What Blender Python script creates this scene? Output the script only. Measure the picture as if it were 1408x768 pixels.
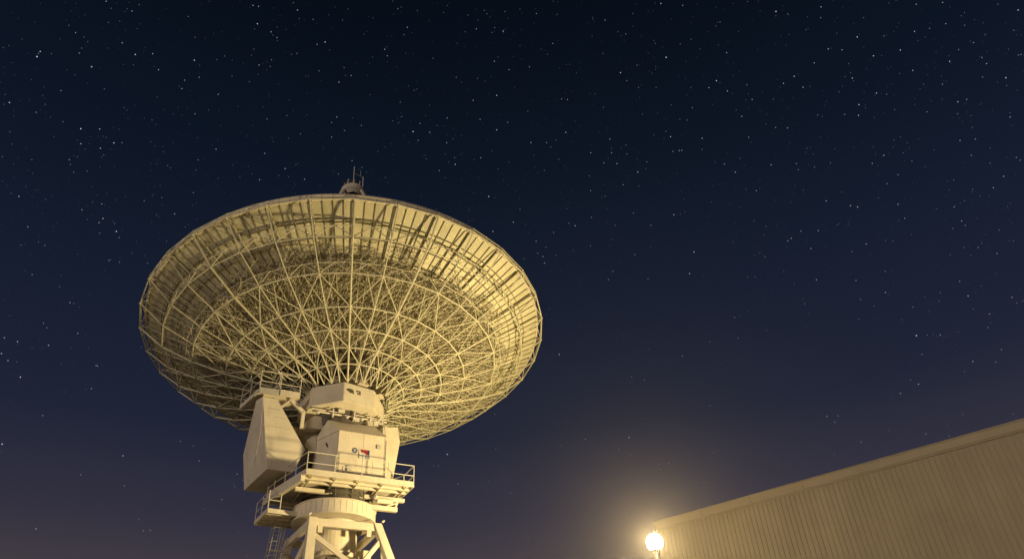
import bpy, math, random
import numpy as np
from mathutils import Vector, Matrix
R = math.radians
random.seed(7); rng = np.random.default_rng(11)
for o in list(bpy.data.objects): bpy.data.objects.remove(o)
S = bpy.context.scene
COL = S.collection

# ------------------------------------------------------------------ camera
PITCH, ROLL = 0.62455724, -0.06925363
EYE = Vector((0, 0, 1.7))
F = Vector((0, math.cos(PITCH), math.sin(PITCH)))
U0 = Vector((0, -math.sin(PITCH), math.cos(PITCH)))
X0 = Vector((1, 0, 0))
X = X0*math.cos(ROLL) + U0*math.sin(ROLL)
U = -X0*math.sin(ROLL) + U0*math.cos(ROLL)
cam = bpy.data.cameras.new('camera'); co = bpy.data.objects.new('camera', cam); COL.objects.link(co)
m = Matrix((X, U, -F)).transposed().to_4x4(); m.translation = EYE
co.matrix_world = m
cam.sensor_width = 36; cam.lens = 1000/1408*36; cam.clip_start = .1; cam.clip_end = 9000
S.camera = co

# ------------------------------------------------------------------ world: clear night sky with a glow low over the horizon
W = bpy.data.worlds.new('World'); S.world = W; W.use_nodes = True
nt = W.node_tree; nt.nodes.clear()
def N(t, **k):
    n = nt.nodes.new(t)
    for a, b in k.items(): setattr(n, a, b)
    return n
tc = N('ShaderNodeTexCoord'); sep = N('ShaderNodeSeparateXYZ'); nt.links.new(tc.outputs['Generated'], sep.inputs[0])
ns = N('ShaderNodeTexNoise'); ns.inputs['Scale'].default_value = 2.2; ns.inputs['Detail'].default_value = 4
nt.links.new(tc.outputs['Generated'], ns.inputs['Vector'])
ma = N('ShaderNodeMath', operation='MULTIPLY_ADD'); ma.inputs[1].default_value = .04; nt.links.new(ns.outputs[0], ma.inputs[0])
sb = N('ShaderNodeMath', operation='SUBTRACT'); sb.inputs[1].default_value = .02; nt.links.new(sep.outputs['Z'], sb.inputs[0])
nt.links.new(sb.outputs[0], ma.inputs[2])
rp = N('ShaderNodeValToRGB'); nt.links.new(ma.outputs[0], rp.inputs[0])
SKY = [(0.0, (.105, .078, .066)), (.13, (.086, .066, .064)), (.22, (.064, .052, .060)), (.30, (.033, .031, .052)), (.40, (.0135, .0180, .038)),
       (.55, (.0074, .0122, .0280)), (.70, (.0036, .0075, .0170)), (.84, (.0016, .0040, .0088)), (1.0, (.0008, .0028, .0065))]
el = rp.color_ramp.elements
el[0].position = SKY[0][0]; el[0].color = (*SKY[0][1], 1); el[1].position = 1; el[1].color = (*SKY[-1][1], 1)
for p, c in SKY[1:-1]:
    e = el.new(p); e.color = (*c, 1)
bg = N('ShaderNodeBackground'); bg.inputs[1].default_value = 1.0
wo = N('ShaderNodeOutputWorld'); nt.links.new(rp.outputs[0], bg.inputs[0]); nt.links.new(bg.outputs[0], wo.inputs[0])

# ------------------------------------------------------------------ soft warm fill light, added behind the viewer's left shoulder to lift the shadows
sl = bpy.data.lights.new('fill_sun', 'SUN'); so = bpy.data.objects.new('fill_sun', sl); COL.objects.link(so)
sl.energy = .95; sl.angle = R(14); sl.color = (1, .81, .63)
so.rotation_euler = (Vector((.50, .86, -.09))).to_track_quat('-Z', 'Y').to_euler()

LAMP = Vector((7.87, 47.5, 14.69))

S.view_settings.view_transform = 'Standard'; S.view_settings.look = 'None'; S.view_settings.exposure = 0; S.view_settings.gamma = 1
S.render.engine = 'CYCLES'
cy = S.cycles
cy.use_adaptive_sampling = True; cy.adaptive_threshold = .012; cy.use_denoising = True
cy.max_bounces = 6; cy.diffuse_bounces = 3; cy.glossy_bounces = 2; cy.volume_bounces = 0; cy.transparent_max_bounces = 12
cy.sample_clamp_indirect = 3; cy.caustics_reflective = False; cy.caustics_refractive = False

# ------------------------------------------------------------------ materials
def material(name, base, rough=.55, var=.12, scale=1.2, streak=0.0, streak_col=(.20, .12, .06), metallic=0, bump=0.0, island=0.0, spec=.4):
    mt = bpy.data.materials.new(name); mt.use_nodes = True
    t = mt.node_tree; n = t.nodes; l = t.links; b = n['Principled BSDF']
    geo = n.new('ShaderNodeNewGeometry')
    no = n.new('ShaderNodeTexNoise'); no.inputs['Scale'].default_value = scale; no.inputs['Detail'].default_value = 8
    l.new(geo.outputs['Position'], no.inputs['Vector'])
    cr = n.new('ShaderNodeValToRGB'); l.new(no.outputs[0], cr.inputs[0])
    cr.color_ramp.elements[0].position = .25; cr.color_ramp.elements[1].position = .75
    cr.color_ramp.elements[0].color = (*[c*(1-var) for c in base], 1); cr.color_ramp.elements[1].color = (*[min(1, c*(1+var*.5)) for c in base], 1)
    out = cr.outputs[0]
    if streak > 0:
        mp = n.new('ShaderNodeMapping'); mp.inputs['Scale'].default_value = (7, 7, .5); l.new(geo.outputs['Position'], mp.inputs[0])
        s2 = n.new('ShaderNodeTexNoise'); s2.inputs['Scale'].default_value = 1.0; s2.inputs['Detail'].default_value = 6; l.new(mp.outputs[0], s2.inputs['Vector'])
        r2 = n.new('ShaderNodeValToRGB'); r2.color_ramp.elements[0].position = .56; r2.color_ramp.elements[1].position = .78
        r2.color_ramp.elements[1].color = (streak, streak, streak, 1); l.new(s2.outputs[0], r2.inputs[0])
        mx = n.new('ShaderNodeMixRGB'); mx.inputs[2].default_value = (*streak_col, 1); l.new(r2.outputs[0], mx.inputs[0]); l.new(out, mx.inputs[1]); out = mx.outputs[0]
    if island > 0:
        mr = n.new('ShaderNodeMapRange'); mr.inputs[3].default_value = 1-island; mr.inputs[4].default_value = 1.0
        l.new(geo.outputs['Random Per Island'], mr.inputs[0])
        mu = n.new('ShaderNodeMixRGB'); mu.blend_type = 'MULTIPLY'; mu.inputs[0].default_value = 1; l.new(out, mu.inputs[1]); l.new(mr.outputs[0], mu.inputs[2]); out = mu.outputs[0]
    l.new(out, b.inputs['Base Color'])
    b.inputs['Roughness'].default_value = rough; b.inputs['Metallic'].default_value = metallic; b.inputs['Specular IOR Level'].default_value = spec
    if bump > 0:
        bp = n.new('ShaderNodeBump'); bp.inputs['Strength'].default_value = bump; bp.inputs['Distance'].default_value = .03
        n3 = n.new('ShaderNodeTexNoise'); n3.inputs['Scale'].default_value = scale*5; l.new(geo.outputs['Position'], n3.inputs['Vector'])
        l.new(n3.outputs[0], bp.inputs['Height']); l.new(bp.outputs[0], b.inputs['Normal'])
    return mt
M_PAINT = material('cream_painted_steel', (.70, .635, .52), .5, .15, .9, .38, (.38, .29, .18), bump=.1)
M_STRUT = material('weathered_white_strut', (.65, .61, .45), .6, .22, 1.5, .3, (.30, .22, .12))
M_PANEL = material('aluminium_panel_back', (.75, .70, .50), .6, .12, .7, .3, (.33, .26, .16), island=.16)
M_LATT = material('darker_lattice', (.56, .51, .38), .7, .35, 1.5)  # tone set darker than the struts
M_PURLIN = material('dull_purlin', (.30, .27, .20), .7, .2, 2)
M_DARK = material('dark_parts_and_shade', (.10, .085, .07), .6, .3, 2)  # also stands for shade at hub recess, drum underside, room recess and ring gap
M_GREY = material('galvanised_grey', (.48, .46, .42), .5, .15, 3)
M_RAIL = material('railing_paint', (.66, .62, .54), .5, .1, 3)
M_RED = material('sign_red', (.28, .025, .025), .5, .05, 3)
M_BLUE = material('sign_blue', (.03, .04, .16), .5, .05, 3)
M_WHITE = material('sign_white', (.58, .56, .52), .5, .05, 3)
M_BLACK = material('black_lettering', (.02, .02, .025), .5, .05, 3)
M_WALL = material('beige_metal_siding', (.36, .30, .195), .55, .12, .35, .3, (.30, .24, .14), island=.07)
M_TRIM = material('beige_trim', (.36, .30, .195), .5, .06, .6)
M_GROUND = material('pale_gravel', (.42, .38, .30), .95, .3, .6, bump=.4)
M_CONC = material('concrete', (.40, .38, .34), .9, .2, 1.5, bump=.3)
M_GREEN = material('green_motor', (.05, .16, .10), .5, .1, 2)

# ------------------------------------------------------------------ mesh helpers
class MB:
    def __init__(s): s.v = []; s.f = []
    def add(s, vs, fs):
        b = len(s.v); s.v += [tuple(v) for v in vs]; s.f += [tuple(i+b for i in f) for f in fs]; return s
    def tube(s, p, q, r, n=4, r2=None):
        p = np.array(p, float); q = np.array(q, float); d = q-p; L = np.linalg.norm(d)
        if L < 1e-5: return s
        d /= L; a = np.array([0, 0, 1.]) if abs(d[2]) < .9 else np.array([1., 0, 0])
        x = np.cross(d, a); x /= np.linalg.norm(x); y = np.cross(d, x)
        r2 = r if r2 is None else r2
        vs = []
        for c, rr in ((p, r), (q, r2)):
            for k in range(n):
                t = 2*math.pi*(k+.5)/n; vs.append(c+rr*(math.cos(t)*x+math.sin(t)*y))
        fs = [(k, (k+1) % n, n+(k+1) % n, n+k) for k in range(n)]+[tuple(range(n-1, -1, -1)), tuple(range(n, 2*n))]
        return s.add(vs, fs)
    def poly(s, pts, r, n=4):
        for a, b in zip(pts, pts[1:]): s.tube(a, b, r, n)
        return s
    def beam(s, p, q, w, h, up=(0, 0, 1)):
        p = np.array(p, float); q = np.array(q, float); d = q-p; d /= np.linalg.norm(d)
        x = np.cross(d, up); x /= np.linalg.norm(x); y = np.cross(x, d)
        vs = [c+a*x*w/2+b*y*h/2 for c in (p, q) for a, b in ((-1, -1), (1, -1), (1, 1), (-1, 1))]
        return s.add(vs, [(0, 1, 5, 4), (1, 2, 6, 5), (2, 3, 7, 6), (3, 0, 4, 7), (3, 2, 1, 0), (4, 5, 6, 7)])
    def box(s, a, b):
        x0, y0, z0 = a; x1, y1, z1 = b
        vs = [(x, y, z) for z in (z0, z1) for x, y in ((x0, y0), (x1, y0), (x1, y1), (x0, y1))]
        return s.add(vs, [(0, 1, 5, 4), (1, 2, 6, 5), (2, 3, 7, 6), (3, 0, 4, 7), (3, 2, 1, 0), (4, 5, 6, 7)])
    def prism(s, poly, off):
        n = len(poly); o = np.array(off, float); vs = [np.array(p, float) for p in poly]; vs += [v+o for v in vs]
        return s.add(vs, [(k, (k+1) % n, n+(k+1) % n, n+k) for k in range(n)]+[tuple(range(n-1, -1, -1)), tuple(range(n, 2*n))])
    def loft(s, A, B, cap=True):
        n = len(A)
        return s.add(list(A)+list(B), [(k, (k+1) % n, n+(k+1) % n, n+k) for k in range(n)]+([tuple(range(n-1, -1, -1)), tuple(range(n, 2*n))] if cap else []))
    def ball(s, c, r, seg=12, rings=8, sz=1.0):
        vs = []; fs = []
        for i in range(rings+1):
            t = math.pi*i/rings
            for k in range(seg):
                p = 2*math.pi*k/seg; vs.append((c[0]+r*math.sin(t)*math.cos(p), c[1]+r*math.sin(t)*math.sin(p), c[2]+r*sz*math.cos(t)))
        for i in range(rings):
            for k in range(seg): fs.append((i*seg+k, (i+1)*seg+k, (i+1)*seg+(k+1) % seg, i*seg+(k+1) % seg))
        return s.add(vs, fs)
    def lathe(s, prof, c=(0, 0), seg=48, ph=0):
        vs = []; n = len(prof)
        for r, z in prof:
            for k in range(seg):
                t = 2*math.pi*k/seg+ph; vs.append((c[0]+r*math.cos(t), c[1]+r*math.sin(t), z))
        fs = [(i*seg+k, i*seg+(k+1) % seg, (i+1)*seg+(k+1) % seg, (i+1)*seg+k) for i in range(n-1) for k in range(seg)]
        return s.add(vs, fs)
def make(name, mb, mat, parent=None, label=None, cat=None, group=None, kind=None, bevel=0, smooth=False):
    me = bpy.data.meshes.new(name); me.from_pydata(mb.v, [], mb.f)
    me.materials.append(mat); me.update()
    import bmesh
    bm = bmesh.new(); bm.from_mesh(me); bmesh.ops.recalc_face_normals(bm, faces=bm.faces)
    if bevel > 0:
        bmesh.ops.bevel(bm, geom=[e for e in bm.edges if e.is_manifold and e.calc_face_angle(0) > .5], offset=bevel, segments=2, affect='EDGES', clamp_overlap=True)
    bm.to_mesh(me); bm.free()
    if smooth:
        for p in me.polygons: p.use_smooth = True
    o = bpy.data.objects.new(name, me); COL.objects.link(o)
    if parent: o.parent = parent
    if label: o['label'] = label
    if cat: o['category'] = cat
    if group: o['group'] = group
    if kind: o['kind'] = kind
    return o
def empty(name, loc, rz, label, cat):
    o = bpy.data.objects.new(name, None); COL.objects.link(o); o.location = loc; o.rotation_euler = (0, 0, rz)
    o['label'] = label; o['category'] = cat; return o

# ------------------------------------------------------------------ ground
g = MB(); g.add([(-4000, -4000, 0), (4000, -4000, 0), (4000, 4000, 0), (-4000, 4000, 0)], [(0, 1, 2, 3)])
make('ground', g, M_GROUND, kind='structure')
g = MB(); g.box((-26, 38, .004), (-2, 70, .12)); make('pavement', g, M_CONC, kind='structure')

# ------------------------------------------------------------------ warehouse
WD = Vector((18.7, -14.0, 0)).normalized(); WN = Vector((-WD.y*-1, -WD.x, 0)); WN = Vector((WD.y, -WD.x, 0))   # outward normal towards the viewer
P1 = Vector((10.56, 58.5, 0))-WD*.55; HT = 19.3
bld = empty('warehouse', P1, math.atan2(WD.y, WD.x), 'long beige metal clad warehouse with ribbed siding at lower right', 'warehouse')
# local frame: x along the wall, y into the building, z up
Lw, Dw = 48.0, 26.0
wall = MB(); pitch = .35; gw = .05; gd = .06; x = 0
while x < Lw:
    pr = [(x+gw, 0), (x+pitch*.5, -.004), (x+pitch, 0), (x+pitch, gd), (x+gw, gd)]
    wall.prism([(a, b, .3) for a, b in pr], (0, 0, HT-.58-.3)); x += pitch
wall.box((0.01, gd-.002, 0), (Lw, .2, HT-.4))
wo_ = make('wall', wall, M_WALL, bld, 'ribbed beige side wall')
w2 = MB(); w2.box((0, .2, 0), (.2, Dw, HT-.4)); w2.box((Lw-.2, .2, 0), (Lw, Dw, HT-.4)); w2.box((.2, Dw-.2, 0), (Lw-.2, Dw, HT-.4))
make('wall', w2, M_TRIM, bld, 'plain end and rear walls')
sc = MB()
for zz in (HT-1.2, HT-3.6, HT-6.0, HT-8.4):
    xx = .2
    while xx < 34: sc.box((xx, -.012, zz), (xx+.03, -.003, zz+.03)); xx += pitch
make('screws', sc, M_GREY, bld)
lp = MB()
for zz in (HT-4.9, HT-10.5): lp.box((.2, -.012, zz), (Lw, -.004, zz+.025))
make('sheet_lap', lp, M_TRIM, bld)
jj = MB()
for k in range(1, 12): jj.box((4*k, -.206, HT-.57), (4*k+.05, -.16, HT+.055))
make('fascia_joint', jj, M_TRIM, bld)
fa = MB(); fa.box((-.12, -.16, HT-.56), (Lw+.1, .3, HT-.02)); make('fascia', fa, M_TRIM, bld, bevel=.02)
fa = MB(); fa.box((-.16, -.20, HT-.02), (Lw+.14, .45, HT+.05)); make('roof_cap', fa, M_TRIM, bld)
fa = MB(); fa.box((-.05, -.09, HT-.66), (Lw, .0, HT-.562)); make('trim_strip', fa, M_TRIM, bld)
rf = MB(); rf.prism([(0.1, .3, HT-.2), (0.1, Dw/2, HT+.0), (0.1, Dw, HT-.2), (.1, Dw, HT-.5), (.1, .3, HT-.5)], (Lw-.2, 0, 0)); make('roof', rf, M_GREY, bld)
ct = MB(); ct.box((-.03, -.035, 0), (.14, .1, HT-.6)); make('corner_trim', ct, M_TRIM, bld)

# ------------------------------------------------------------------ floodlight on the corner of the warehouse
fl = empty('floodlight', LAMP, math.atan2(WD.y, WD.x), 'glowing warm globe lamp on a pole before the warehouse corner', 'lamp')
gl = bpy.data.materials.new('glowing_glass'); gl.use_nodes = True; t = gl.node_tree; t.nodes.clear()
em = t.nodes.new('ShaderNodeEmission'); em.inputs[0].default_value = (1, .80, .45, 1); em.inputs[1].default_value = 30
tr = t.nodes.new('ShaderNodeBsdfTransparent'); ad = t.nodes.new('ShaderNodeAddShader'); ou = t.nodes.new('ShaderNodeOutputMaterial')
t.links.new(em.outputs[0], ad.inputs[0]); t.links.new(tr.outputs[0], ad.inputs[1]); t.links.new(ad.outputs[0], ou.inputs[0])
gl.cycles.emission_sampling = 'NONE'
b = MB(); b.ball((0, 0, 0), .52, 24, 16); make('globe', b, gl, fl, smooth=True)
b = MB(); b.lathe([(.05, .60), (.20, .58), (.26, .50), (.2, .46), (.05, .46)], seg=20); make('cap', b, M_DARK, fl)
b = MB(); b.tube((0, 0, -.56), (0, 0, -.44), .16, 16, .26); make('collar', b, M_DARK, fl)
# three spots put in the globe to shape its light: dish, ground, viewer
def lamp_spot(power, aim, half, blend, size):
    ll = bpy.data.lights.new('lamp_light', 'SPOT'); lo = bpy.data.objects.new('lamp_light', ll); COL.objects.link(lo)
    ll.energy = power; ll.color = (1, .765, .345); ll.shadow_soft_size = size; ll.spot_size = R(2*half); ll.spot_blend = blend
    lo.location = LAMP; lo.rotation_euler = (Vector(aim)-LAMP).to_track_quat('-Z', 'Y').to_euler()
lamp_spot(45000, (-34, 58, 42), 70, 1.0, .7)
lamp_spot(60000, (-20, 54, 0), 25, .7, .4)  # added to bounce light off the ground onto the dish
lamp_spot(28000, (-6, 0, 12), 66, 1.0, .3)  # added towards the viewer to strengthen the halo
ll = bpy.data.lights.new('lamp_light', 'POINT'); lo = bpy.data.objects.new('lamp_light', ll); COL.objects.link(lo)
ll.energy = 450; ll.color = (1, .765, .345); ll.shadow_soft_size = .25; lo.location = LAMP
# its pole
b = MB(); b.tube((0, 0, -LAMP.z), (0, 0, -.5), .11, 14, .06); make('pole', b, M_GREY, fl)
b = MB(); b.tube((0, 0, -LAMP.z), (0, 0, -LAMP.z+.4), .24, 14, .2); make('pole_base', b, M_CONC, fl)

# ------------------------------------------------------------------ radio telescope
# local frame: x right along the front, y away from the viewer, z up; origin at the foot
T = empty('radio_telescope', (-14.44, 53.8, 0), R(30), 'huge cream dish antenna tilted to the sky on a steel tower', 'radio telescope')
Z = 1.7
C = np.array([.390, 1.03, 34.02+Z]); A = np.array([.01398, .12412, .99217])
E1 = np.array([-.86493, .49937, -.05029]); E2 = np.array([-.50170, -.85745, .11433])
PH = 1.800; NR = 34; RR = 16.6; DEP = 4.2
def D(r, th, d): return C + r*(math.cos(th)*E1+math.sin(th)*E2) - d*A
def ps(r): return DEP*(1-(r/RR)**2)
def part(name, mb, mat, label=None, parent=None, **k): return make(name, mb, mat, parent or T, label, **k)
# reflector panels
NP = 136; rads = [2.2, 3.6, 5.0, 6.6, 8.2, 9.8, 11.3, 12.7, 14.0, 15.3, 16.55]
pn = MB(); pu = MB()
for j in range(len(rads)-1):
    r0, r1 = rads[j], rads[j+1]
    n = NP if r0 > 8 else (68 if r0 > 4 else 34)
    for k in range(n):
        t0 = PH+2*math.pi*k/n; t1 = PH+2*math.pi*(k+1)/n
        ga = .012; e0 = ga/r0; e1 = ga/r1
        q = [D(r0+ga, t0+e0, ps(r0)), D(r1-ga, t0+e1, ps(r1)), D(r1-ga, t1-e1, ps(r1)), D(r0+ga, t1-e0, ps(r0))]
        pn.prism(q, A*.03)
part('reflector_panels', pn, M_PANEL, 'backs of the cream reflector panels')
for k in range(NP):
    t = PH+2*math.pi*k/NP
    rr = [r for r in rads if r >= (8.2 if k % 2 else (5 if k % 4 else 2.2))]
    for a, b_ in zip(rr, rr[1:]): pu.beam(D(a, t, ps(a)+.06), D(b_, t, ps(b_)+.06), .035, .07, A)
part('radial_purlins', pu, M_PURLIN, 'thin dark radial stiffeners behind the panels')
for r in rads[1:-1]:
    h = MB(); n = NP if r > 8 else 68
    for k in range(n): h.beam(D(r, PH+2*math.pi*k/n, ps(r)+.09), D(r, PH+2*math.pi*(k+1)/n, ps(r)+.09), .04, .08, A)
    part('panel_hoop', h, M_PURLIN)
h = MB()
for k in range(NP):
    t0 = PH+2*math.pi*(k+.03)/NP; t1 = PH+2*math.pi*(k+.97)/NP
    q = [D(16.52, t0, .10), D(16.68, t0, .10), D(16.72, t0, -.42), D(16.60, t0, -.42)]; q2 = [D(16.52, t1, .10), D(16.68, t1, .10), D(16.72, t1, -.42), D(16.60, t1, -.42)]
    h.loft(q, q2)
part('rim', h, M_PAINT, 'segmented rim band')
hub = MB()
n = 34
for k in range(n):   # centre of the dish surface
    t0 = PH+2*math.pi*k/n; t1 = PH+2*math.pi*(k+1)/n
    hub.prism([D(.02, t0, ps(0)), D(2.2, t0, ps(2.2)), D(2.2, t1, ps(2.2))], A*.03)
part('centre_plate', hub, M_PANEL)

# back structure: rings of the lower chord (radius, depth)
LC = [(17.02, .40), (15.0, 2.15), (12.5, 3.40), (9.8, 4.35), (7.8, 4.90), (6.1, 5.35), (4.6, 5.80), (3.35, 6.65)]
# ring depth close behind the panels for the upper chord
UC = [(r, ps(r)+.22) for r in (16.55, 15.0, 13.75, 12.5, 11.1, 9.8, 8.8, 7.8, 6.1, 4.6, 3.35)]
def lcd(r):
    rs = [a for a, b_ in LC][::-1]; ds = [b_ for a, b_ in LC][::-1]; return float(np.interp(r, rs, ds))
TH = [PH-2*math.pi*i/NR for i in range(NR)]
for i, t in enumerate(TH):
    rb = MB()
    wide = (.15 if i % 4 in (0,) else .095)
    lp = [D(r, t, d) for r, d in LC]; up = [D(r, t, d) for r, d in UC]
    for a, b_ in zip(lp, lp[1:]): rb.tube(a, b_, wide*.54, 6)
    for a, b_ in zip(up, up[1:]): rb.beam(a, b_, .08, .08, A)
    # webs
    xs = [16.5, 15.0, 12.5, 11.1, 9.8, 8.8, 7.8, 6.9, 6.1, 5.3, 4.6, 3.9, 3.35]
    for a, b_ in zip(xs, xs[1:]):
        rb.tube(D(b_, t, ps(b_)+.22), D(b_, t, lcd(b_)), .035, 4)
    for j in range(len(xs)-1):
        a, b_ = xs[j], xs[j+1]
        if a > 12.5: continue
        if j % 2: rb.tube(D(a, t, ps(a)+.22), D(b_, t, lcd(b_)), .035, 4)
        else: rb.tube(D(a, t, lcd(a)), D(b_, t, ps(b_)+.22), .035, 4)
    part('rib', rb, M_STRUT)
dt = 2*math.pi/NR
for j, (r, d) in enumerate(LC[:-1]):
    h = MB()
    for i, t in enumerate(TH):
        h.tube(D(r, t, d), D(r, t-dt, d), .058 if j > 1 else .048, 6)
        if j < 3:   # upper partner of the ring just behind the panels
            h.tube(D(r, t, ps(r)+.25), D(r, t-dt, ps(r)+.25), .045, 5)
        if j == 1:
            h.tube(D(r, t, d), D(r, t-dt/2, ps(r)+.25), .035, 4); h.tube(D(r, t-dt, d), D(r, t-dt/2, ps(r)+.25), .035, 4)
        if j == 2:
            h.tube(D(r+.55, t, d-.55), D(r+.55, t-dt, d-.55), .034, 5)
            h.tube(D(r, t, d), D(r+.55, t-dt/2, d-.55), .03, 4); h.tube(D(r, t-dt, d), D(r+.55, t-dt/2, d-.55), .03, 4)
    part('hoop', h, M_STRUT)
# bracing bay by bay: the visible net in the lower layer, and the tangle of lattice between the layers
for i, t in enumerate(TH):
    br = MB(); nb = MB(); tm = t-dt/2; t1 = t-dt
    for j in range(2, len(LC)-1):
        (r0, d0), (r1, d1) = LC[j], LC[j+1]
        nb.tube(D(r0, t if (i+j) % 2 else t1, d0), D(r1, t1 if (i+j) % 2 else t, d1), .040, 5)
        if j < 4: nb.tube(D(r0, tm, d0), D(r1, t if (i+j) % 2 else t1, d1), .028, 4)
    nb.tube(D(17.02, t, .4), D(16.6, tm, .05), .035, 4); nb.tube(D(17.02, t1, .4), D(16.6, tm, .05), .035, 4)
    nb.tube(D(17.02, t, .4), D(16.6, t, -.1), .045, 4); nb.tube(D(17.02, t, .4), D(16.3, t, .25), .04, 4)
    nb.ball(D(17.02, t, .4), .10, 6, 4)
    part('net_bracing', nb, M_STRUT)
    for fr, rin in ((.25, 7.8), (.5, 5.3), (.75, 6.1)):
        tt = t-dt*fr
        rr = [q for q in (12.5, 11.6, 10.7, 9.8, 8.8, 7.8, 6.9, 6.1, 5.3, 4.6) if q >= rin]
        for a, b_ in zip(rr, rr[1:]):
            la, lb = lcd(a)-.45-.3*abs(fr-.5), lcd(b_)-.45-.3*abs(fr-.5)
            ua, ub = ps(a)+.2, ps(b_)+.2
            br.tube(D(a, tt, la), D(b_, tt, lb), .03, 4)
            br.tube(D(a, tt, ua), D(b_, tt, ub), .03, 4)
            br.tube(D(a, tt, la), D(b_, tt, ub), .022, 3)
            br.tube(D(a, tt, la), D(a, tt, ua), .022, 3)
            br.tube(D(a, tt, ua), D(b_, tt, lb), .022, 3)
    for a in (13.7, 13.3, 12.9, 12.5, 12.2, 11.6, 11.1, 10.6, 9.8, 9.2, 8.6, 7.8, 7.2, 6.6, 6.0):
        la = lcd(a)-.35; ua = ps(a)+.2; md = (la+ua)/2
        n4 = 4 if a > 7 else 2
        for k2 in range(n4):
            ta, tb = t-dt*k2/n4, t-dt*(k2+1)/n4
            if a > 12.6 and random.random() < .65: continue
            j1, j2 = random.uniform(-.25, .25), random.uniform(-.25, .25)
            br.tube(D(a, ta, la+j1), D(a+j2, tb, ua), .022, 3); br.tube(D(a, ta, ua), D(a+j1, tb, la+j2), .022, 3)
            br.tube(D(a, ta, md), D(a, tb, md+j1), .025, 3)
            br.tube(D(a, ta, la), D(a-.7, tb, la+.1), .022, 3)
            for _ in range(12 if a > 7 else 6):
                r_, th_, d_ = a-random.uniform(0, .9), random.uniform(tb, ta), la-(la-ua)*random.random()**1.6
                br.tube(D(r_, th_, d_), D(r_+random.uniform(-.7, .7), th_+random.uniform(-.6, .6)/a, min(la, max(ua, d_+random.uniform(-.8, .8)))), random.choice((.014, .018, .024)), 3)
    part('lattice_bracing', br, M_LATT)

# hub drum (octagonal) below the dish
SH = np.array([-.40, .11, 0]); DA = PH+.055
def ring(r, d, n=8, off=0.0): return [D(r, DA+2*math.pi*k/n+off, d)+SH for k in range(n)]
hd = MB()
hd.loft(ring(3.42, 8.45), ring(3.42, 6.70)); drum = part('hub_drum', hd, M_PAINT, bevel=.03)
hd = MB(); hd.loft(ring(2.0, 9.4, 16), ring(2.2, 8.46, 16)); part('drum_collar', hd, M_DARK)  # coloured dark for the shade under the drum
hd = MB(); hd.loft(ring(2.45, 6.68, 12), ring(1.35, 4.5, 12)); part('feed_cone', hd, M_PAINT)
hd = MB(); hd.loft(ring(5.3, 3.95, 24), ring(3.0, 4.6, 24)); part('hub_recess_shade', hd, M_DARK)  # dark cone added to stand for the shade in the hub recess
hd = MB(); hd.loft(ring(1.3, 4.5, 12), ring(1.3, 4.05, 12)); part('cone_neck', hd, M_DARK)
for k in range(8):
    b = MB(); a0 = DA+math.pi/8+2*math.pi*k/8
    b.loft([D(3.1, a0-.14, 6.4), D(3.1, a0+.14, 6.4), D(2.4, a0+.16, 6.4), D(2.4, a0-.16, 6.4)], [D(2.7, a0-.06, 5.5), D(2.7, a0+.06, 5.5), D(2.3, a0+.06, 5.5), D(2.3, a0-.06, 5.5)])
    part('hub_gusset', b, M_PAINT)
# dark marks on the drum face that looks to the right of the viewer
ta, tb = DA, DA+math.pi/4
def DF(s, d, o=.012):   # point on the drum face: s along the face 0..1, d depth
    p = D(3.42, ta, d)*(1-s)+D(3.42, tb, d)*s; nrm = math.cos((ta+tb)/2)*E1+math.sin((ta+tb)/2)*E2; return p+nrm*o+SH-A*.3
mk = MB()
def mark(s0, s1, d0, d1): mk.loft([DF(s0, d0), DF(s1, d0), DF(s1, d1), DF(s0, d1)], [DF(s0, d0, -.004), DF(s1, d0, -.004), DF(s1, d1, -.004), DF(s0, d1, -.004)])
mk.loft([DF(.06, 7.05), DF(.17, 6.90), DF(.17, 7.22)], [DF(.06, 7.05, -.004), DF(.17, 6.90, -.004), DF(.17, 7.22, -.004)])
mark(.18, .215, 6.9, 7.25); mark(.235, .27, 6.88, 7.25); mark(.20, .30, 7.03, 7.1); mark(.285, .315, 6.98, 7.28); mark(.17, .33, 7.22, 7.27)
mark(.40, .43, 6.88, 7.05); mark(.40, .54, 6.88, 6.95); mark(.43, .50, 7.06, 7.13); mark(.50, .54, 6.9, 7.25); mark(.44, .47, 7.1, 7.27)
make('lettering', mk, M_BLACK, drum, 'small black markings on the drum')

# subreflector and its support
SB = C + 20.4*A + (E1*.75)
def SA(r, t, h): return SB + r*(math.cos(t)*E1+math.sin(t)*E2) + h*A
for k in range(4):
    b = MB(); t = PH+math.pi/4+k*math.pi/2
    b.tube(D(9.8, t, ps(9.8)), SA(1.2, t, -.6), .16, 6); part('quadripod_leg', b, M_PAINT)
sr = MB(); n = 24
pr = [(.9, -1.0), (1.35, -.6), (1.3, .0), (1.05, .35), (.75, .5)]
for (r0, h0), (r1, h1) in zip(pr, pr[1:]):
    for k in range(n):
        t0, t1 = 2*math.pi*k/n, 2*math.pi*(k+1)/n
        sr.add([SA(r0, t0, h0), SA(r0, t1, h0), SA(r1, t1, h1), SA(r1, t0, h1)], [(0, 1, 2, 3)])
sr.add([SA(.75, 2*math.pi*k/n, .5) for k in range(n)], [tuple(range(n))])
sub = part('subreflector', sr, M_PAINT)
for k in range(9):
    b = MB(); t = PH+k*.7; b.tube(SA(1.0, t, .2), SA(.95, t+.1, .95+.1*(k % 3)), .07, 6); make('strut', b, M_STRUT, sub)
b = MB()
for k in range(12): b.tube(SA(1.0, .5236*k, .75), SA(1.0, .5236*(k+1), .75), .05, 5)
for k in range(6): b.box(tuple(SA(.6, k*1.05, .6)-.2), tuple(SA(.6, k*1.05, .6)+.22))
make('actuator', b, M_DARK, sub)
tl = PH-math.pi/2
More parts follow.
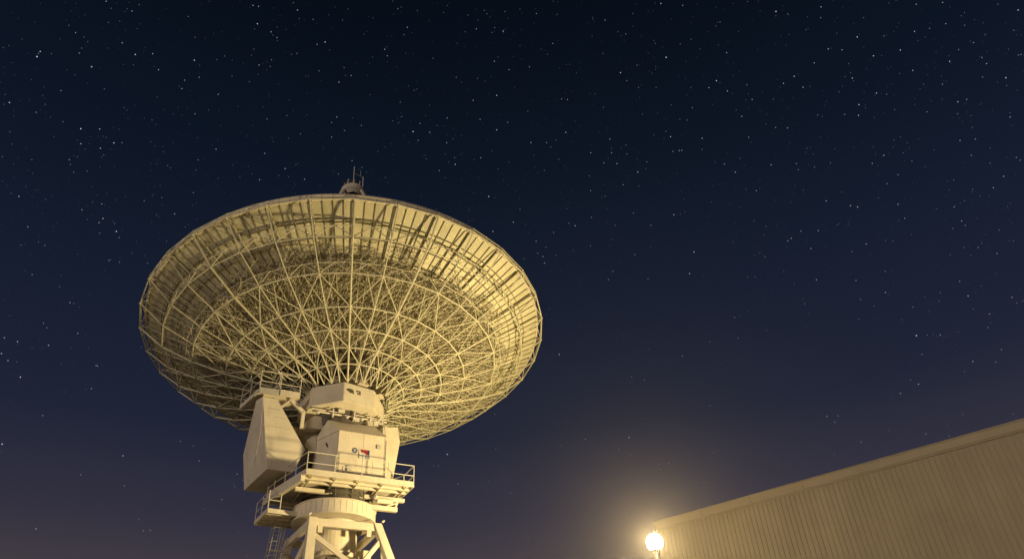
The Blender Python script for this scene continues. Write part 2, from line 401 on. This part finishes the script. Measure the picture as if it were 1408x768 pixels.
for sgn in (-1, 1):
    b = MB(); t = PH+sgn*math.pi/2; cc = SA(1.25, t, 0)
    b.tube(SA(1.35, t, -.9), SA(1.15, t, .35), .22, 8, .12); make('side_horn', b, M_PAINT, sub)
b = MB(); b.tube(SA(1.0, PH+.0, -1), SA(1.0, PH+.0, 3.1), .05, 6); make('mast', b, M_RAIL, sub, 'taller thin mast')
b = MB(); b.tube(SA(1.1, PH+1.1, -1), SA(1.1, PH+1.1, 2.0), .055, 6); make('mast', b, M_RAIL, sub, 'shorter thin mast')
b = MB(); b.tube(SA(1.0, PH, 1.95), SA(1.1, PH+1.1, 1.95), .03, 4); b.tube(SA(.95, PH+.8, 1.95), SA(.95, PH+.8, 2.9), .025, 4); make('crossbar', b, M_RAIL, sub)

def V(u, v, z): return (u, v, z+Z)
# elevation housing under the drum
b = MB(); b.prism([V(-2.3, .1, 22.3), V(-2.9, .1, 24.3), V(-2.4, .1, 25.0), V(2.6, .1, 25.0), V(3.0, .1, 24.6), V(3.0, .1, 22.3)], (0, 2.6, 0)); part('elevation_housing', b, M_PAINT, bevel=.04)
b = MB(); b.prism([V(-3.1, -1.0, 24.45), V(-3.05, -1.0, 25.05), V(-2.5, -1.0, 25.5), V(-1.0, -1.0, 25.5), V(-1.0, -1.0, 24.45)], (0, 1.0, 0)); part('cover_box', b, M_PAINT)
b = MB(); b.box(V(-2.2, .4, 19.7), V(3.2, 2.8, 22.29)); part('recess_shade_block', b, M_DARK)  # dark block standing for the shaded recess beside the room
b = MB(); b.tube(V(-5.0, 1.6, 24.9), V(4.2, 1.6, 24.9), .6, 20); part('elevation_shaft', b, M_PAINT)
# bearing tower at the right
b = MB(); b.prism([V(2.95, -1.2, 19.7), V(3.82, -1.2, 19.7), V(4.50, -1.2, 24.3), V(4.28, -1.2, 25.55), V(3.0, -1.2, 25.35)], (0, 3.4, 0)); part('bearing_tower', b, M_PAINT, bevel=.03)
# sheltered room with hipped roof
FT = [(-1.0, -3.0), (2.75, -3.0), (2.75, -.2), (-2.14, -.3)]
b = MB(); b.prism([V(u, v, 19.6) for u, v in FT], (0, 0, 4.06)); hut = part('equipment_room', b, M_PAINT, bevel=.015)
b = MB(); lo_ = [V(-1.01, -3.05, 23.665), V(2.80, -3.05, 23.665), V(2.80, -.16, 23.665), V(-2.20, -.26, 23.665)]
ri = [V(-1.6, -1.66, 25.0), V(2.15, -1.75, 25.0)]
b.add(lo_+ri, [(0, 1, 5, 4), (1, 2, 5), (2, 3, 4, 5), (3, 0, 4), (3, 2, 1, 0)]); make('roof', b, M_PAINT, hut)
b = MB(); b.box(V(-.985, -3.03, 19.7), V(-.90, -3.005, 23.6)); b.box(V(2.62, -3.03, 19.7), V(2.72, -3.005, 23.6)); b.box(V(.95, -3.02, 21.5), V(.975, -3.003, 23.6)); make('seam_strip', b, M_PAINT, hut)
b = MB(); b.box(V(.60, -3.03, 21.62), V(1.46, -3.004, 22.40)); sg = make('sign', b, M_WHITE, hut, 'white notice with red and blue picture at its top')
b = MB(); b.add([V(.72, -3.036, 22.38), V(1.45, -3.036, 22.38), V(1.45, -3.036, 22.02), V(1.22, -3.036, 21.98), V(1.05, -3.036, 22.12), V(.80, -3.036, 22.16)], [(0, 1, 2, 3, 4, 5)]); make('red_print', b, M_RED, hut)
b = MB(); b.add([V(1.28, -3.041, 22.37), V(1.44, -3.041, 22.37), V(1.44, -3.041, 21.98), V(1.30, -3.041, 22.02)], [(0, 1, 2, 3)]); b.box(V(.62, -3.040, 21.64), V(.65, -3.034, 22.05)); b.box(V(.68, -3.040, 21.9), V(1.40, -3.034, 21.93)); b.box(V(.90, -3.040, 21.70), V(.93, -3.034, 21.9)); b.box(V(1.15, -3.040, 21.68), V(1.19, -3.034, 21.9)); b.box(V(1.42, -3.040, 21.64), V(1.45, -3.034, 21.95)); make('blue_print', b, M_BLUE, hut)
b = MB(); n = 24
o_ = [V(.30+.21*math.cos(2*math.pi*k/n), -3.012, 22.25+.21*math.sin(2*math.pi*k/n)) for k in range(n)]; b.prism(o_, (0, .01, 0)); make('round_sign', b, M_BLUE, hut, 'round sign with pale cross bars')
b = MB(); b.box(V(.17, -3.02, 22.28), V(.43, -3.0135, 22.33)); b.box(V(.17, -3.02, 22.17), V(.43, -3.0135, 22.21)); b.box(V(.28, -3.02, 22.1), V(.32, -3.0135, 22.42)); make('round_sign_bars', b, M_WHITE, hut)
b = MB(); b.tube(V(-1.52, -1.95, 22.7), V(-1.60, -1.75, 23.05), .05, 6); make('door_handle', b, M_BLACK, hut)
b = MB(); b.prism([V(-2.9, -.6, 23.1), V(-2.8, -.6, 23.6), V(-2.1, -.6, 24.2), V(-2.05, -.6, 22.75), V(-2.4, -.6, 22.6)], (0, .8, 0)); make('side_hood', b, M_PAINT, hut)
# pipes and junction boxes between room and drum
b = MB(); b.tube(V(-3.0, -2.1, 25.35), V(3.0, -2.1, 25.35), .07, 8); b.tube(V(-3.0, -1.9, 25.65), V(3.0, -1.9, 25.65), .05, 6); part('pipe', b, M_PAINT)
for u in (-1.4, .3, 1.6, 2.6):
    b = MB(); b.box(V(u-.05, -2.3, 25.0), V(u+.05, -2.2, 25.7)); part('pipe_bracket', b, M_RAIL)
for u in (-2.6, -.3, .9):
    b = MB(); b.ball(V(u, -2.35, 25.15), .13, 12, 8); part('small_lamp_housing', b, M_WHITE)
b = MB(); b.box(V(.2, -2.35, 25.0), V(.7, -2.1, 25.25)); b.box(V(-1.0, -2.3, 25.5), V(-.5, -2.1, 25.75)); b.box(V(1.9, -2.3, 24.85), V(2.3, -2.1, 25.2)); part('junction_boxes', b, M_RAIL)

# counterweight housing at the left
cw = MB()
front = [V(-6.65, -1.2, 26.3), V(-5.55, -1.2, 26.3), V(-2.98, -1.2, 22.54), V(-3.65, -1.2, 20.70), V(-5.56, -1.2, 20.70)]
back = [V(-6.95, -.3, 26.3), V(-6.0, 2.4, 26.3), V(-4.2, 3.65, 23.5), V(-4.4, 3.65, 20.70), V(-6.2, 3.65, 20.70)]
cv = front + [V(-6.95, -.35, 26.3), V(-5.6, .6, 26.3), V(-6.69, 3.65, 23.5), V(-3.4, 3.65, 23.0), V(-3.8, 3.8, 20.70), V(-6.2, 3.65, 20.70)]
cw.v = [tuple(q) for q in cv]
import bmesh
def hull(pts):
    bm = bmesh.new()
    for p_ in pts: bm.verts.new(p_)
    bmesh.ops.convex_hull(bm, input=bm.verts); bmesh.ops.dissolve_limit(bm, angle_limit=.02, verts=bm.verts, edges=bm.edges)
    bm.verts.index_update(); mb = MB(); mb.v = [tuple(v.co) for v in bm.verts]; mb.f = [tuple(v.index for v in f.verts) for f in bm.faces]; bm.free(); return mb
cwo = part('counterweight', hull(cv), M_PAINT, 'tall tapered counterweight box', bevel=.02)
b = MB(); b.beam(V(-6.25, -1.225, 24.0), V(-4.05, -1.225, 24.0), .04, .09); make('seam_flange', b, M_PAINT, cwo)
b = MB(); b.beam(V(-6.1, -1.21, 25.45), V(-5.2, -1.21, 25.40), .01, .02); b.beam(V(-5.6, -1.21, 24.8), V(-4.7, -1.21, 24.75), .01, .02); make('scratch', b, M_PURLIN, cwo)

def railing(pts, h=1.55, mids=(.5,), posts=None, closed=False, toe=0, name='railing'):
    b = MB(); P_ = [np.array(V(*p)) for p in pts]
    for a, c in zip(P_, P_[1:]):
        for k in (1.0,)+tuple(mids): b.tube(a+[0, 0, h*k], c+[0, 0, h*k], .032, 6)
    ro = part(name, b, M_RAIL)
    n = 0
    for i, (a, c) in enumerate(zip(P_, P_[1:])):
        L = np.linalg.norm(c-a); m_ = max(1, round(L/1.9))
        for k in range(m_ if i < len(P_)-2 else m_+1):
            p = a+(c-a)*k/m_; q = MB(); q.tube(p, p+[0, 0, h+.02], .036, 6); make('post', q, M_RAIL, ro)
    if toe:
        q = MB()
        for a, c in zip(P_, P_[1:]): q.beam(a+[0, 0, toe/2-.10], c+[0, 0, toe/2-.10], .05, toe)
        make('toe_board', q, M_PAINT, ro)
    return ro
# main platform
PL = [(-3.38, -4.2), (4.6, -4.2), (4.6, -2.1), (3.4, 2.2), (-4.4, 2.6), (-4.75, 1.8), (-4.55, .44)]
b = MB(); b.prism([V(u, v, 19.62) for u, v in PL], (0, 0, .08)); plat = part('platform', b, M_PAINT)
b = MB()
for (u0, v0), (u1, v1) in zip(PL, PL[1:]+PL[:1]): b.beam(V(u0, v0, 19.58), V(u1, v1, 19.58), .10, .12)
make('edge_beam', b, M_PAINT, plat)
for u in (-2.9, -1.2, .5, 2.3, 4.1):   # tapered cantilever brackets
    b = MB(); b.prism([V(u-.03, -4.1, 19.55), V(u-.03, -4.1, 19.50), V(u-.03, -2.4, 19.34), V(u-.03, 1.2, 19.34), V(u-.03, 1.2, 19.55)], (.06, 0, 0)); make('bracket', b, M_PAINT, plat)
b = MB()
for v in (-3.5, -2.8): b.beam(V(-3.3, v, 19.50), V(4.5, v, 19.50), .12, .18)
make('cross_beam', b, M_PAINT, plat)
b = MB(); b.box(V(-3.6, -2.3, 19.0), V(4.65, -2.0, 19.28)); make('main_girder', b, M_PAINT, plat, bevel=.02)
b = MB(); b.box(V(-3.9, 1.2, 18.88), V(3.2, 1.6, 19.28)); make('main_girder', b, M_PAINT, plat, bevel=.02)
b = MB(); b.beam(V(-3.5, -3.9, 19.35), V(-4.9, 1.6, 19.2), .3, .45); make('side_girder', b, M_PAINT, plat)
railing([(-4.75, 1.8, 19.6), (-4.55, .44, 19.6), (-3.38, -4.2, 19.6), (4.6, -4.2, 19.6), (4.6, -2.1, 19.6), (3.7, -.6, 19.6)], toe=.42)
# low beams at the right of the slewing ring
b = MB(); b.beam(V(1.8, -2.0, 18.45), V(4.15, -2.0, 18.45), .3, .34); b.beam(V(4.2, -2.0, 19.0), V(3.0, -2.0, 18.5), .1, .1); part('outrigger_beam', b, M_PAINT)
b = MB(); b.tube(V(2.4, -2.5, 18.85), V(3.6, -2.5, 18.85), .2, 12); b.ball(V(2.3, -2.5, 19.05), .2, 10, 8); part('drive_motor', b, M_PAINT)
b = MB(); b.tube(V(4.0, -2.0, 18.6), V(4.15, -2.0, 19.0), .09, 8); b.ball(V(4.1, -2.0, 19.0), .14, 10, 6); part('hook', b, M_PAINT)

# upper service platform on the counterweight
b = MB(); UP = [(-7.0, -1.5), (-3.95, -1.5), (-3.95, .4), (-7.2, .5), (-7.9, 1.9)]
b.prism([V(u, v, 26.55) for u, v in [(-7.0, -1.5), (-3.95, -1.5), (-3.95, .6), (-7.7, 1.9)]], (0, 0, .08)); up = part('service_platform', b, M_PAINT)
b = MB(); b.beam(V(-7.0, -1.55, 26.62), V(-5.55, -1.55, 26.62), .1, .5); make('edge_beam', b, M_GREY, up)
b = MB(); b.beam(V(-5.45, -1.57, 26.66), V(-3.95, -1.57, 26.66), .12, .52); b.beam(V(-7.02, -1.5, 26.6), V(-7.75, 1.9, 26.6), .08, .35); b.beam(V(-6.6, -1.0, 26.45), V(-4.2, -1.0, 26.45), .3, .2); make('edge_beam', b, M_PAINT, up)
railing([(-7.75, 1.9, 26.6), (-7.0, -1.5, 26.6), (-3.95, -1.5, 26.6), (-3.95, .5, 26.6)], h=1.7, mids=(.5, .06))
railing([(-5.5, -1.0, 26.6), (-5.5, .5, 26.6), (-4.3, .6, 26.6)], h=2.1, mids=(.66, .33))
b = MB(); b.beam(V(-4.6, -1.2, 26.45), V(-3.45, -1.2, 25.5), .25, .28); b.beam(V(-3.45, -1.2, 25.6), V(-3.45, -1.2, 24.2), .25, .25, (1, 0, 0)); b.beam(V(-4.5, -1.2, 26.4), V(-5.2, -1.1, 25.6), .12, .14); part('elbow_brace', b, M_PAINT)

# cables, hatches and fixings on the boxes
b = MB(); b.poly([V(-6.5, -1.24, 21.0), V(-6.4, -1.24, 23.2), V(-6.6, -1.24, 25.9)], .025, 5); part('conduit', b, M_GREY)
b = MB()
for k in range(9): b.ball(V(-5.4+.2*k, -1.225, 20.85), .022, 6, 4)
for k in range(7): b.ball(V(-6.15+.3*k, -1.235, 23.93), .022, 6, 4)
make('bolts', b, M_GREY, cwo)
b = MB(); b.box(V(1.75, -3.022, 19.9), V(2.45, -3.003, 21.6)); make('access_door', b, M_PAINT, hut)
b = MB(); b.poly([V(2.72, -3.05, 19.7), V(2.72, -3.05, 23.3), V(2.6, -2.5, 25.2)], .03, 5); b.poly([V(-.5, -3.03, 19.7), V(-.5, -3.03, 20.9), V(.2, -3.03, 20.9)], .022, 5); make('conduit', b, M_GREY, hut)
b = MB(); b.box(V(-.2, -3.12, 20.5), V(.12, -3.003, 20.95)); b.box(V(2.0, -3.1, 22.6), V(2.3, -3.003, 22.9)); make('junction_box', b, M_GREY, hut)
for x0 in (-1.0, 0.2, 1.1):
    b = MB(); b.poly([V(x0, .3, 19.4), V(x0+.2, -1.2, 18.75), V(x0+.3, -2.3, 18.7), V(x0+.1, -3.0, 19.3)], .04, 6); part('hanging_cable', b, M_DARK)

# slewing ring with flat cladding sheets
b = MB(); n = 44
for k in range(n):
    t0 = 2*math.pi*(k+.03)/n; t1 = 2*math.pi*(k+.97)/n
    b.prism([(3.02*math.cos(t0), 3.02*math.sin(t0), 17.62+Z), (3.02*math.cos(t1), 3.02*math.sin(t1), 17.62+Z), (3.02*math.cos(t1), 3.02*math.sin(t1), 18.5+Z), (3.02*math.cos(t0), 3.02*math.sin(t0), 18.5+Z)], (-.05*math.cos((t0+t1)/2), -.05*math.sin((t0+t1)/2), 0))
azr = part('slewing_ring', b, M_PAINT, 'round drum clad in narrow upright sheets')
b = MB(); b.lathe([(2.2, 18.62+Z), (3.0, 18.6+Z), (3.08, 18.54+Z), (3.08, 18.48+Z), (2.96, 18.47+Z), (2.96, 17.62+Z), (3.07, 17.61+Z), (3.07, 17.5+Z), (2.2, 17.4+Z), (2.2, 18.62+Z)], seg=88); make('ring_body', b, M_PAINT, azr, smooth=False)
b = MB(); b.lathe([(2.5, 18.55+Z), (2.5, 19.6+Z)], seg=40); b.lathe([(2.75, 19.0+Z), (2.75, 19.3+Z)], seg=40); part('turntable', b, M_DARK)  # coloured dark for the shaded gap above the ring

# rear low platform with ladder
b = MB(); LPp = [(-5.15, 1.9), (-1.5, 1.9), (-1.5, 4.6), (-5.3, 4.6)]
LPp = [(-5.3, 2.1), (-2.0, 2.1), (-2.0, -.6), (-5.05, -.9)]
b.prism([V(u, v, 17.85) for u, v in LPp[::-1]], (0, 0, .06)); lp_ = part('lower_platform', b, M_PAINT)
b = MB()
for (u0, v0), (u1, v1) in zip(LPp, LPp[1:]+LPp[:1]): b.beam(V(u0, v0, 17.84), V(u1, v1, 17.84), .1, .32)
for v in (-.3, .4, 1.2): b.beam(V(-5.1, v, 17.82), V(-2.1, v, 17.82), .1, .2)
make('edge_beam', b, M_PAINT, lp_)
railing([(-2.6, 2.1, 17.9), (-5.3, 2.1, 17.9), (-5.05, -.9, 17.9), (-4.2, -.85, 17.9)], h=1.4)

# tower
zt = 16.95
tc_ = MB(); tc_.lathe([(2.1, 17.0+Z), (2.1, 17.42+Z)], seg=40); part('tower_cap', tc_, M_PAINT)
leg_pos = [((-2.30, -2.85), (-3.05, -5.4)), ((2.35, -2.85), (9.4, -5.2)), ((-2.55, 2.4), (-5.2, 5.4)), ((2.5, 2.4), (6.6, 5.4))]
legs = []
for (a, c) in leg_pos:
    b = MB(); s = .29; s2 = .4
    top = [V(a[0]+dx*s, a[1]+dy*s, 16.98) for dx, dy in ((-1, -1), (1, -1), (1, 1), (-1, 1))]
    bot = [(c[0]+dx*s2, c[1]+dy*s2, .5) for dx, dy in ((-1, -1), (1, -1), (1, 1), (-1, 1))]
    b.loft(bot, top); part('tower_leg', b, M_PAINT, bevel=.02)
    b = MB(); b.box((c[0]-.9, c[1]-.9, 0), (c[0]+.9, c[1]+.9, .5)); part('footing', b, M_CONC)
def legp(i, z):
    a, c = leg_pos[i]; k = (17.1+Z-z)/(17.1+Z-.5); return np.array([a[0]+(c[0]-a[0])*k, a[1]+(c[1]-a[1])*k, z])
for i, j in ((0, 1), (1, 3), (3, 2), (2, 0)):
    b = MB(); p, q = legp(i, 16.68+Z), legp(j, 16.68+Z); d = (q-p)/np.linalg.norm(q-p); b.beam(p+d*.25, q-d*.25, .34, .52); part('ring_beam', b, M_PAINT, bevel=.015)
    for zt_, zb_ in ((15.95+Z, 11.9+Z), (11.3+Z, 6.2+Z)):
        pt, qt = legp(i, zt_), legp(j, zt_); pb, qb = legp(i, zb_), legp(j, zb_); mid = (pb+qb)/2
        zz = 13.6+Z if zt_ > 12+Z else 7.0+Z; mid[2] = zz
        for s_ in (pt, qt):
            dd = (mid-s_)/np.linalg.norm(mid-s_)
            b = MB(); b.beam(s_+dd*.2, mid-dd*.05, .26, .30); part('diagonal_brace', b, M_PAINT)
        b = MB(); dd = (qb-pb)/np.linalg.norm(qb-pb); b.beam(pb+dd*.25, qb-dd*.25, .3, .4); part('ring_beam', b, M_PAINT)
# gusset plates at the braces' tops on the front
for u in (-1.75, 1.75):
    b = MB(); b.box(V(u-.16, -3.14, 15.95), V(u+.16, -3.05, 16.40)); part('gusset_plate', b, M_PAINT)
# central pedestal column with an opening, seen between the legs
b = MB(); b.lathe([(1.75, 17.2+Z), (1.75, 15.2+Z), (2.0, 15.19+Z), (2.0, 14.9+Z), (1.55, 14.89+Z), (1.55, .1)], seg=40); ped = part('pedestal', b, M_PAINT)
b = MB(); b.box(V(-.9, -2.35, 14.3), V(.4, -1.2, 14.62)); make('bracket', b, M_DARK, ped)
b = MB(); b.tube(V(.9, -2.2, 12.6), V(.9, -2.2, 14.3), .45, 14); part('green_drive_unit', b, M_GREEN)
b = MB(); b.box(V(2.9, 1.6, 12), V(3.5, 2.2, 16.4)); part('cable_duct', b, M_PAINT)
for u, v in ((-2.6, -3.1), (2.75, -3.0)):
    b = MB(); b.ball(V(u, v, 17.15), .08, 10, 6); b.tube(V(u, v, 17.1), V(u+.12, v, 17.25), .06, 6); part('lifting_lug', b, M_RAIL)
# ladder with cage at the rear left
b = MB(); lb, lt = np.array([-5.4, 3.0, .3]), np.array(V(-3.9, 1.6, 17.8))
off = np.array([.55, 0, 0])
b.tube(lb, lt, .045, 6); b.tube(lb+off, lt+off, .045, 6)
ld = part('ladder', b, M_GREY)
rg = MB(); n = 56
for k in range(n): p = lb+(lt-lb)*(k+.5)/n; rg.tube(p, p+off, .022, 4)
make('rungs', rg, M_GREY, ld)
cg = MB(); hoopn = 20
for k in range(5, hoopn):
    c = lb+(lt-lb)*(k+.5)/hoopn+off/2; pts = [c+np.array([.5*math.cos(a), -.15-.5*math.sin(a), 0]) for a in np.linspace(-.3, math.pi+.3, 9)]; cg.poly(pts, .025, 4)
for a in np.linspace(0, math.pi, 5):
    o = np.array([.5*math.cos(a), -.15-.5*math.sin(a), 0])+off/2; cg.tube(lb+(lt-lb)*.25+o, lt+o, .022, 4)
for k in (8, 14, 18): p = lb+(lt-lb)*k/hoopn; cg.beam(p-[.2, 0, 0], p+[1.4, 0, 0], .1, .12)
make('safety_cage', cg, M_GREY, ld)

# ------------------------------------------------------------------ stars: tiny glowing points very far away
BRIGHT = [(51,78,3),(126,92,2.2),(186,75,2.0),(13,141,2),(111,177,2.2),(168,59,1.6),(210,74,1.6),(218,96,1.5),(104,45,1.4),(146,2,1.4),(6,464,1.6),(28,518,2),(3,610,3),(107,458,1.5),(160,318,2.2),(297,205,1.5),(354,33,2),(357,247,1.6),(364,211,1.5),(409,14,1.5),(447,58,2),(466,113,1.6),(568,181,2.4),(575,193,1.4),(626,226,1.8),(672,270,2),(661,217,1.6),(730,196,1.6),(769,487,2.4),(778,182,1.6),(805,603,1.8),(865,601,2.6),(886,522,1.5),(916,79,2.6),(922,188,1.7),(934,207,1.5),(985,111,2.2),(1067,16,2.2),(1092,105,1.8),(1083,176,1.5),(1181,144,2),(1205,128,1.8),(1201,77,1.8),(1255,97,1.6),(1260,461,2.4),(1293,460,1.5),(1383,107,2),(1400,14,1.8),(1366,258,1.5),(1317,140,1.8),(1320,193,1.4),(948,376,2),(1125,317,1.5),(1136,276,1.6),(1040,262,1.3),(841,210,1.5),(857,254,1.4),(812,262,1.3),(615,624,2.4),(245,360,1.5),(240,294,1.4),(630,665,1.5),(26,270,1.7),(132,502,1.3),(274,633,1.2),(169,626,1.7),(248,606,1.2),(326,651,1.3),(305,686,1.3),(111,652,1.2),(171,667,1.1),(197,729,1.2),(1148,580,1.3),(1184,607,1.3),(1273,596,1.3),(1305,599,1.2),(976,470,1.2),(1010,436,1.1),(1052,353,1.1),(1244,300,1.3),(1345,340,1.1),(1020,160,1.6),(700,96,1.5),(655,40,1.4),(760,60,1.4),(832,28,1.4),(529,68,1.5),(250,122,1.3),(300,130,1.4)]
SR = 3000.0
sv = []; sf = []; sc_ = []
def star(d, size, lum, col):
    d = d/np.linalg.norm(d); a = np.cross(d, [0, 0, 1.]); a /= np.linalg.norm(a); b_ = np.cross(d, a); c = np.array(EYE)+d*SR; s = size*SR/1000
    k = len(sv)
    sv.extend([c+a*s, c-a*s, c+b_*s, c-b_*s, c+d*s, c-d*s])
    for f in ((0, 2, 4), (2, 1, 4), (1, 3, 4), (3, 0, 4), (2, 0, 5), (1, 2, 5), (3, 1, 5), (0, 3, 5)): sf.append(tuple(i+k for i in f))
    sc_.extend([(col[0]*lum, col[1]*lum, col[2]*lum, 1)]*6)
FA, UA, XA = np.array(F), np.array(U), np.array(X)
tints = [(1, 1, 1), (.8, .88, 1), (.72, .84, 1), (1, .92, .82), (.85, .95, 1)]
for x, y, s in BRIGHT: s = min(s, 2.5); star(FA*1000+XA*(x-704)+UA*(384-y), .36+.16*s, .19*s, tints[(x+y) % 3])
cnt = 0
while cnt < 8200:
    px, py = rng.uniform(-700, 2100), rng.uniform(-500, 900)
    dens = np.interp(py, [-500, 250, 500, 768, 900], [1, .95, .42, .13, .06])
    if rng.random() > dens: continue
    m_ = rng.pareto(2.0)
    star(FA*1000+XA*(px-704)+UA*(384-py), .44+.10*min(m_, 1.5), min(.030+.060*m_, .36)*(.6+.8*rng.random()), tints[rng.integers(0, 5)]); cnt += 1
me = bpy.data.meshes.new('stars'); me.from_pydata([tuple(v) for v in sv], [], sf)
ca = me.color_attributes.new('glow', 'FLOAT_COLOR', 'POINT'); ca.data.foreach_set('color', np.array(sc_, np.float32).ravel())
sm = bpy.data.materials.new('starlight'); sm.use_nodes = True; t = sm.node_tree; t.nodes.clear()
at = t.nodes.new('ShaderNodeAttribute'); at.attribute_name = 'glow'; em = t.nodes.new('ShaderNodeEmission'); ou = t.nodes.new('ShaderNodeOutputMaterial')
em.inputs[1].default_value = 1.6
t.links.new(at.outputs['Color'], em.inputs[0]); t.links.new(em.outputs[0], ou.inputs[0]); sm.cycles.emission_sampling = 'NONE'
me.materials.append(sm); st = bpy.data.objects.new('stars', me); COL.objects.link(st); st['kind'] = 'stuff'; st['label'] = 'countless small stars scattered over the night sky'; st['category'] = 'stars'

# ------------------------------------------------------------------ air: thin night haze that scatters the lamp's light
hz = MB(); hz.box((-70, -8, -1), (75, 110, 62)); ho = make('haze', hz, M_DARK, kind='stuff', label='thin night haze glowing around the lamp', cat='haze')
hm = bpy.data.materials.new('haze'); hm.use_nodes = True; t = hm.node_tree; t.nodes.clear()
pv = t.nodes.new('ShaderNodeVolumePrincipled'); pv.inputs['Color'].default_value = (.96, .89, .84, 1); pv.inputs['Density'].default_value = .00023; pv.inputs['Anisotropy'].default_value = 0.89
ou = t.nodes.new('ShaderNodeOutputMaterial'); t.links.new(pv.outputs[0], ou.inputs['Volume'])
ho.data.materials.clear(); ho.data.materials.append(hm)
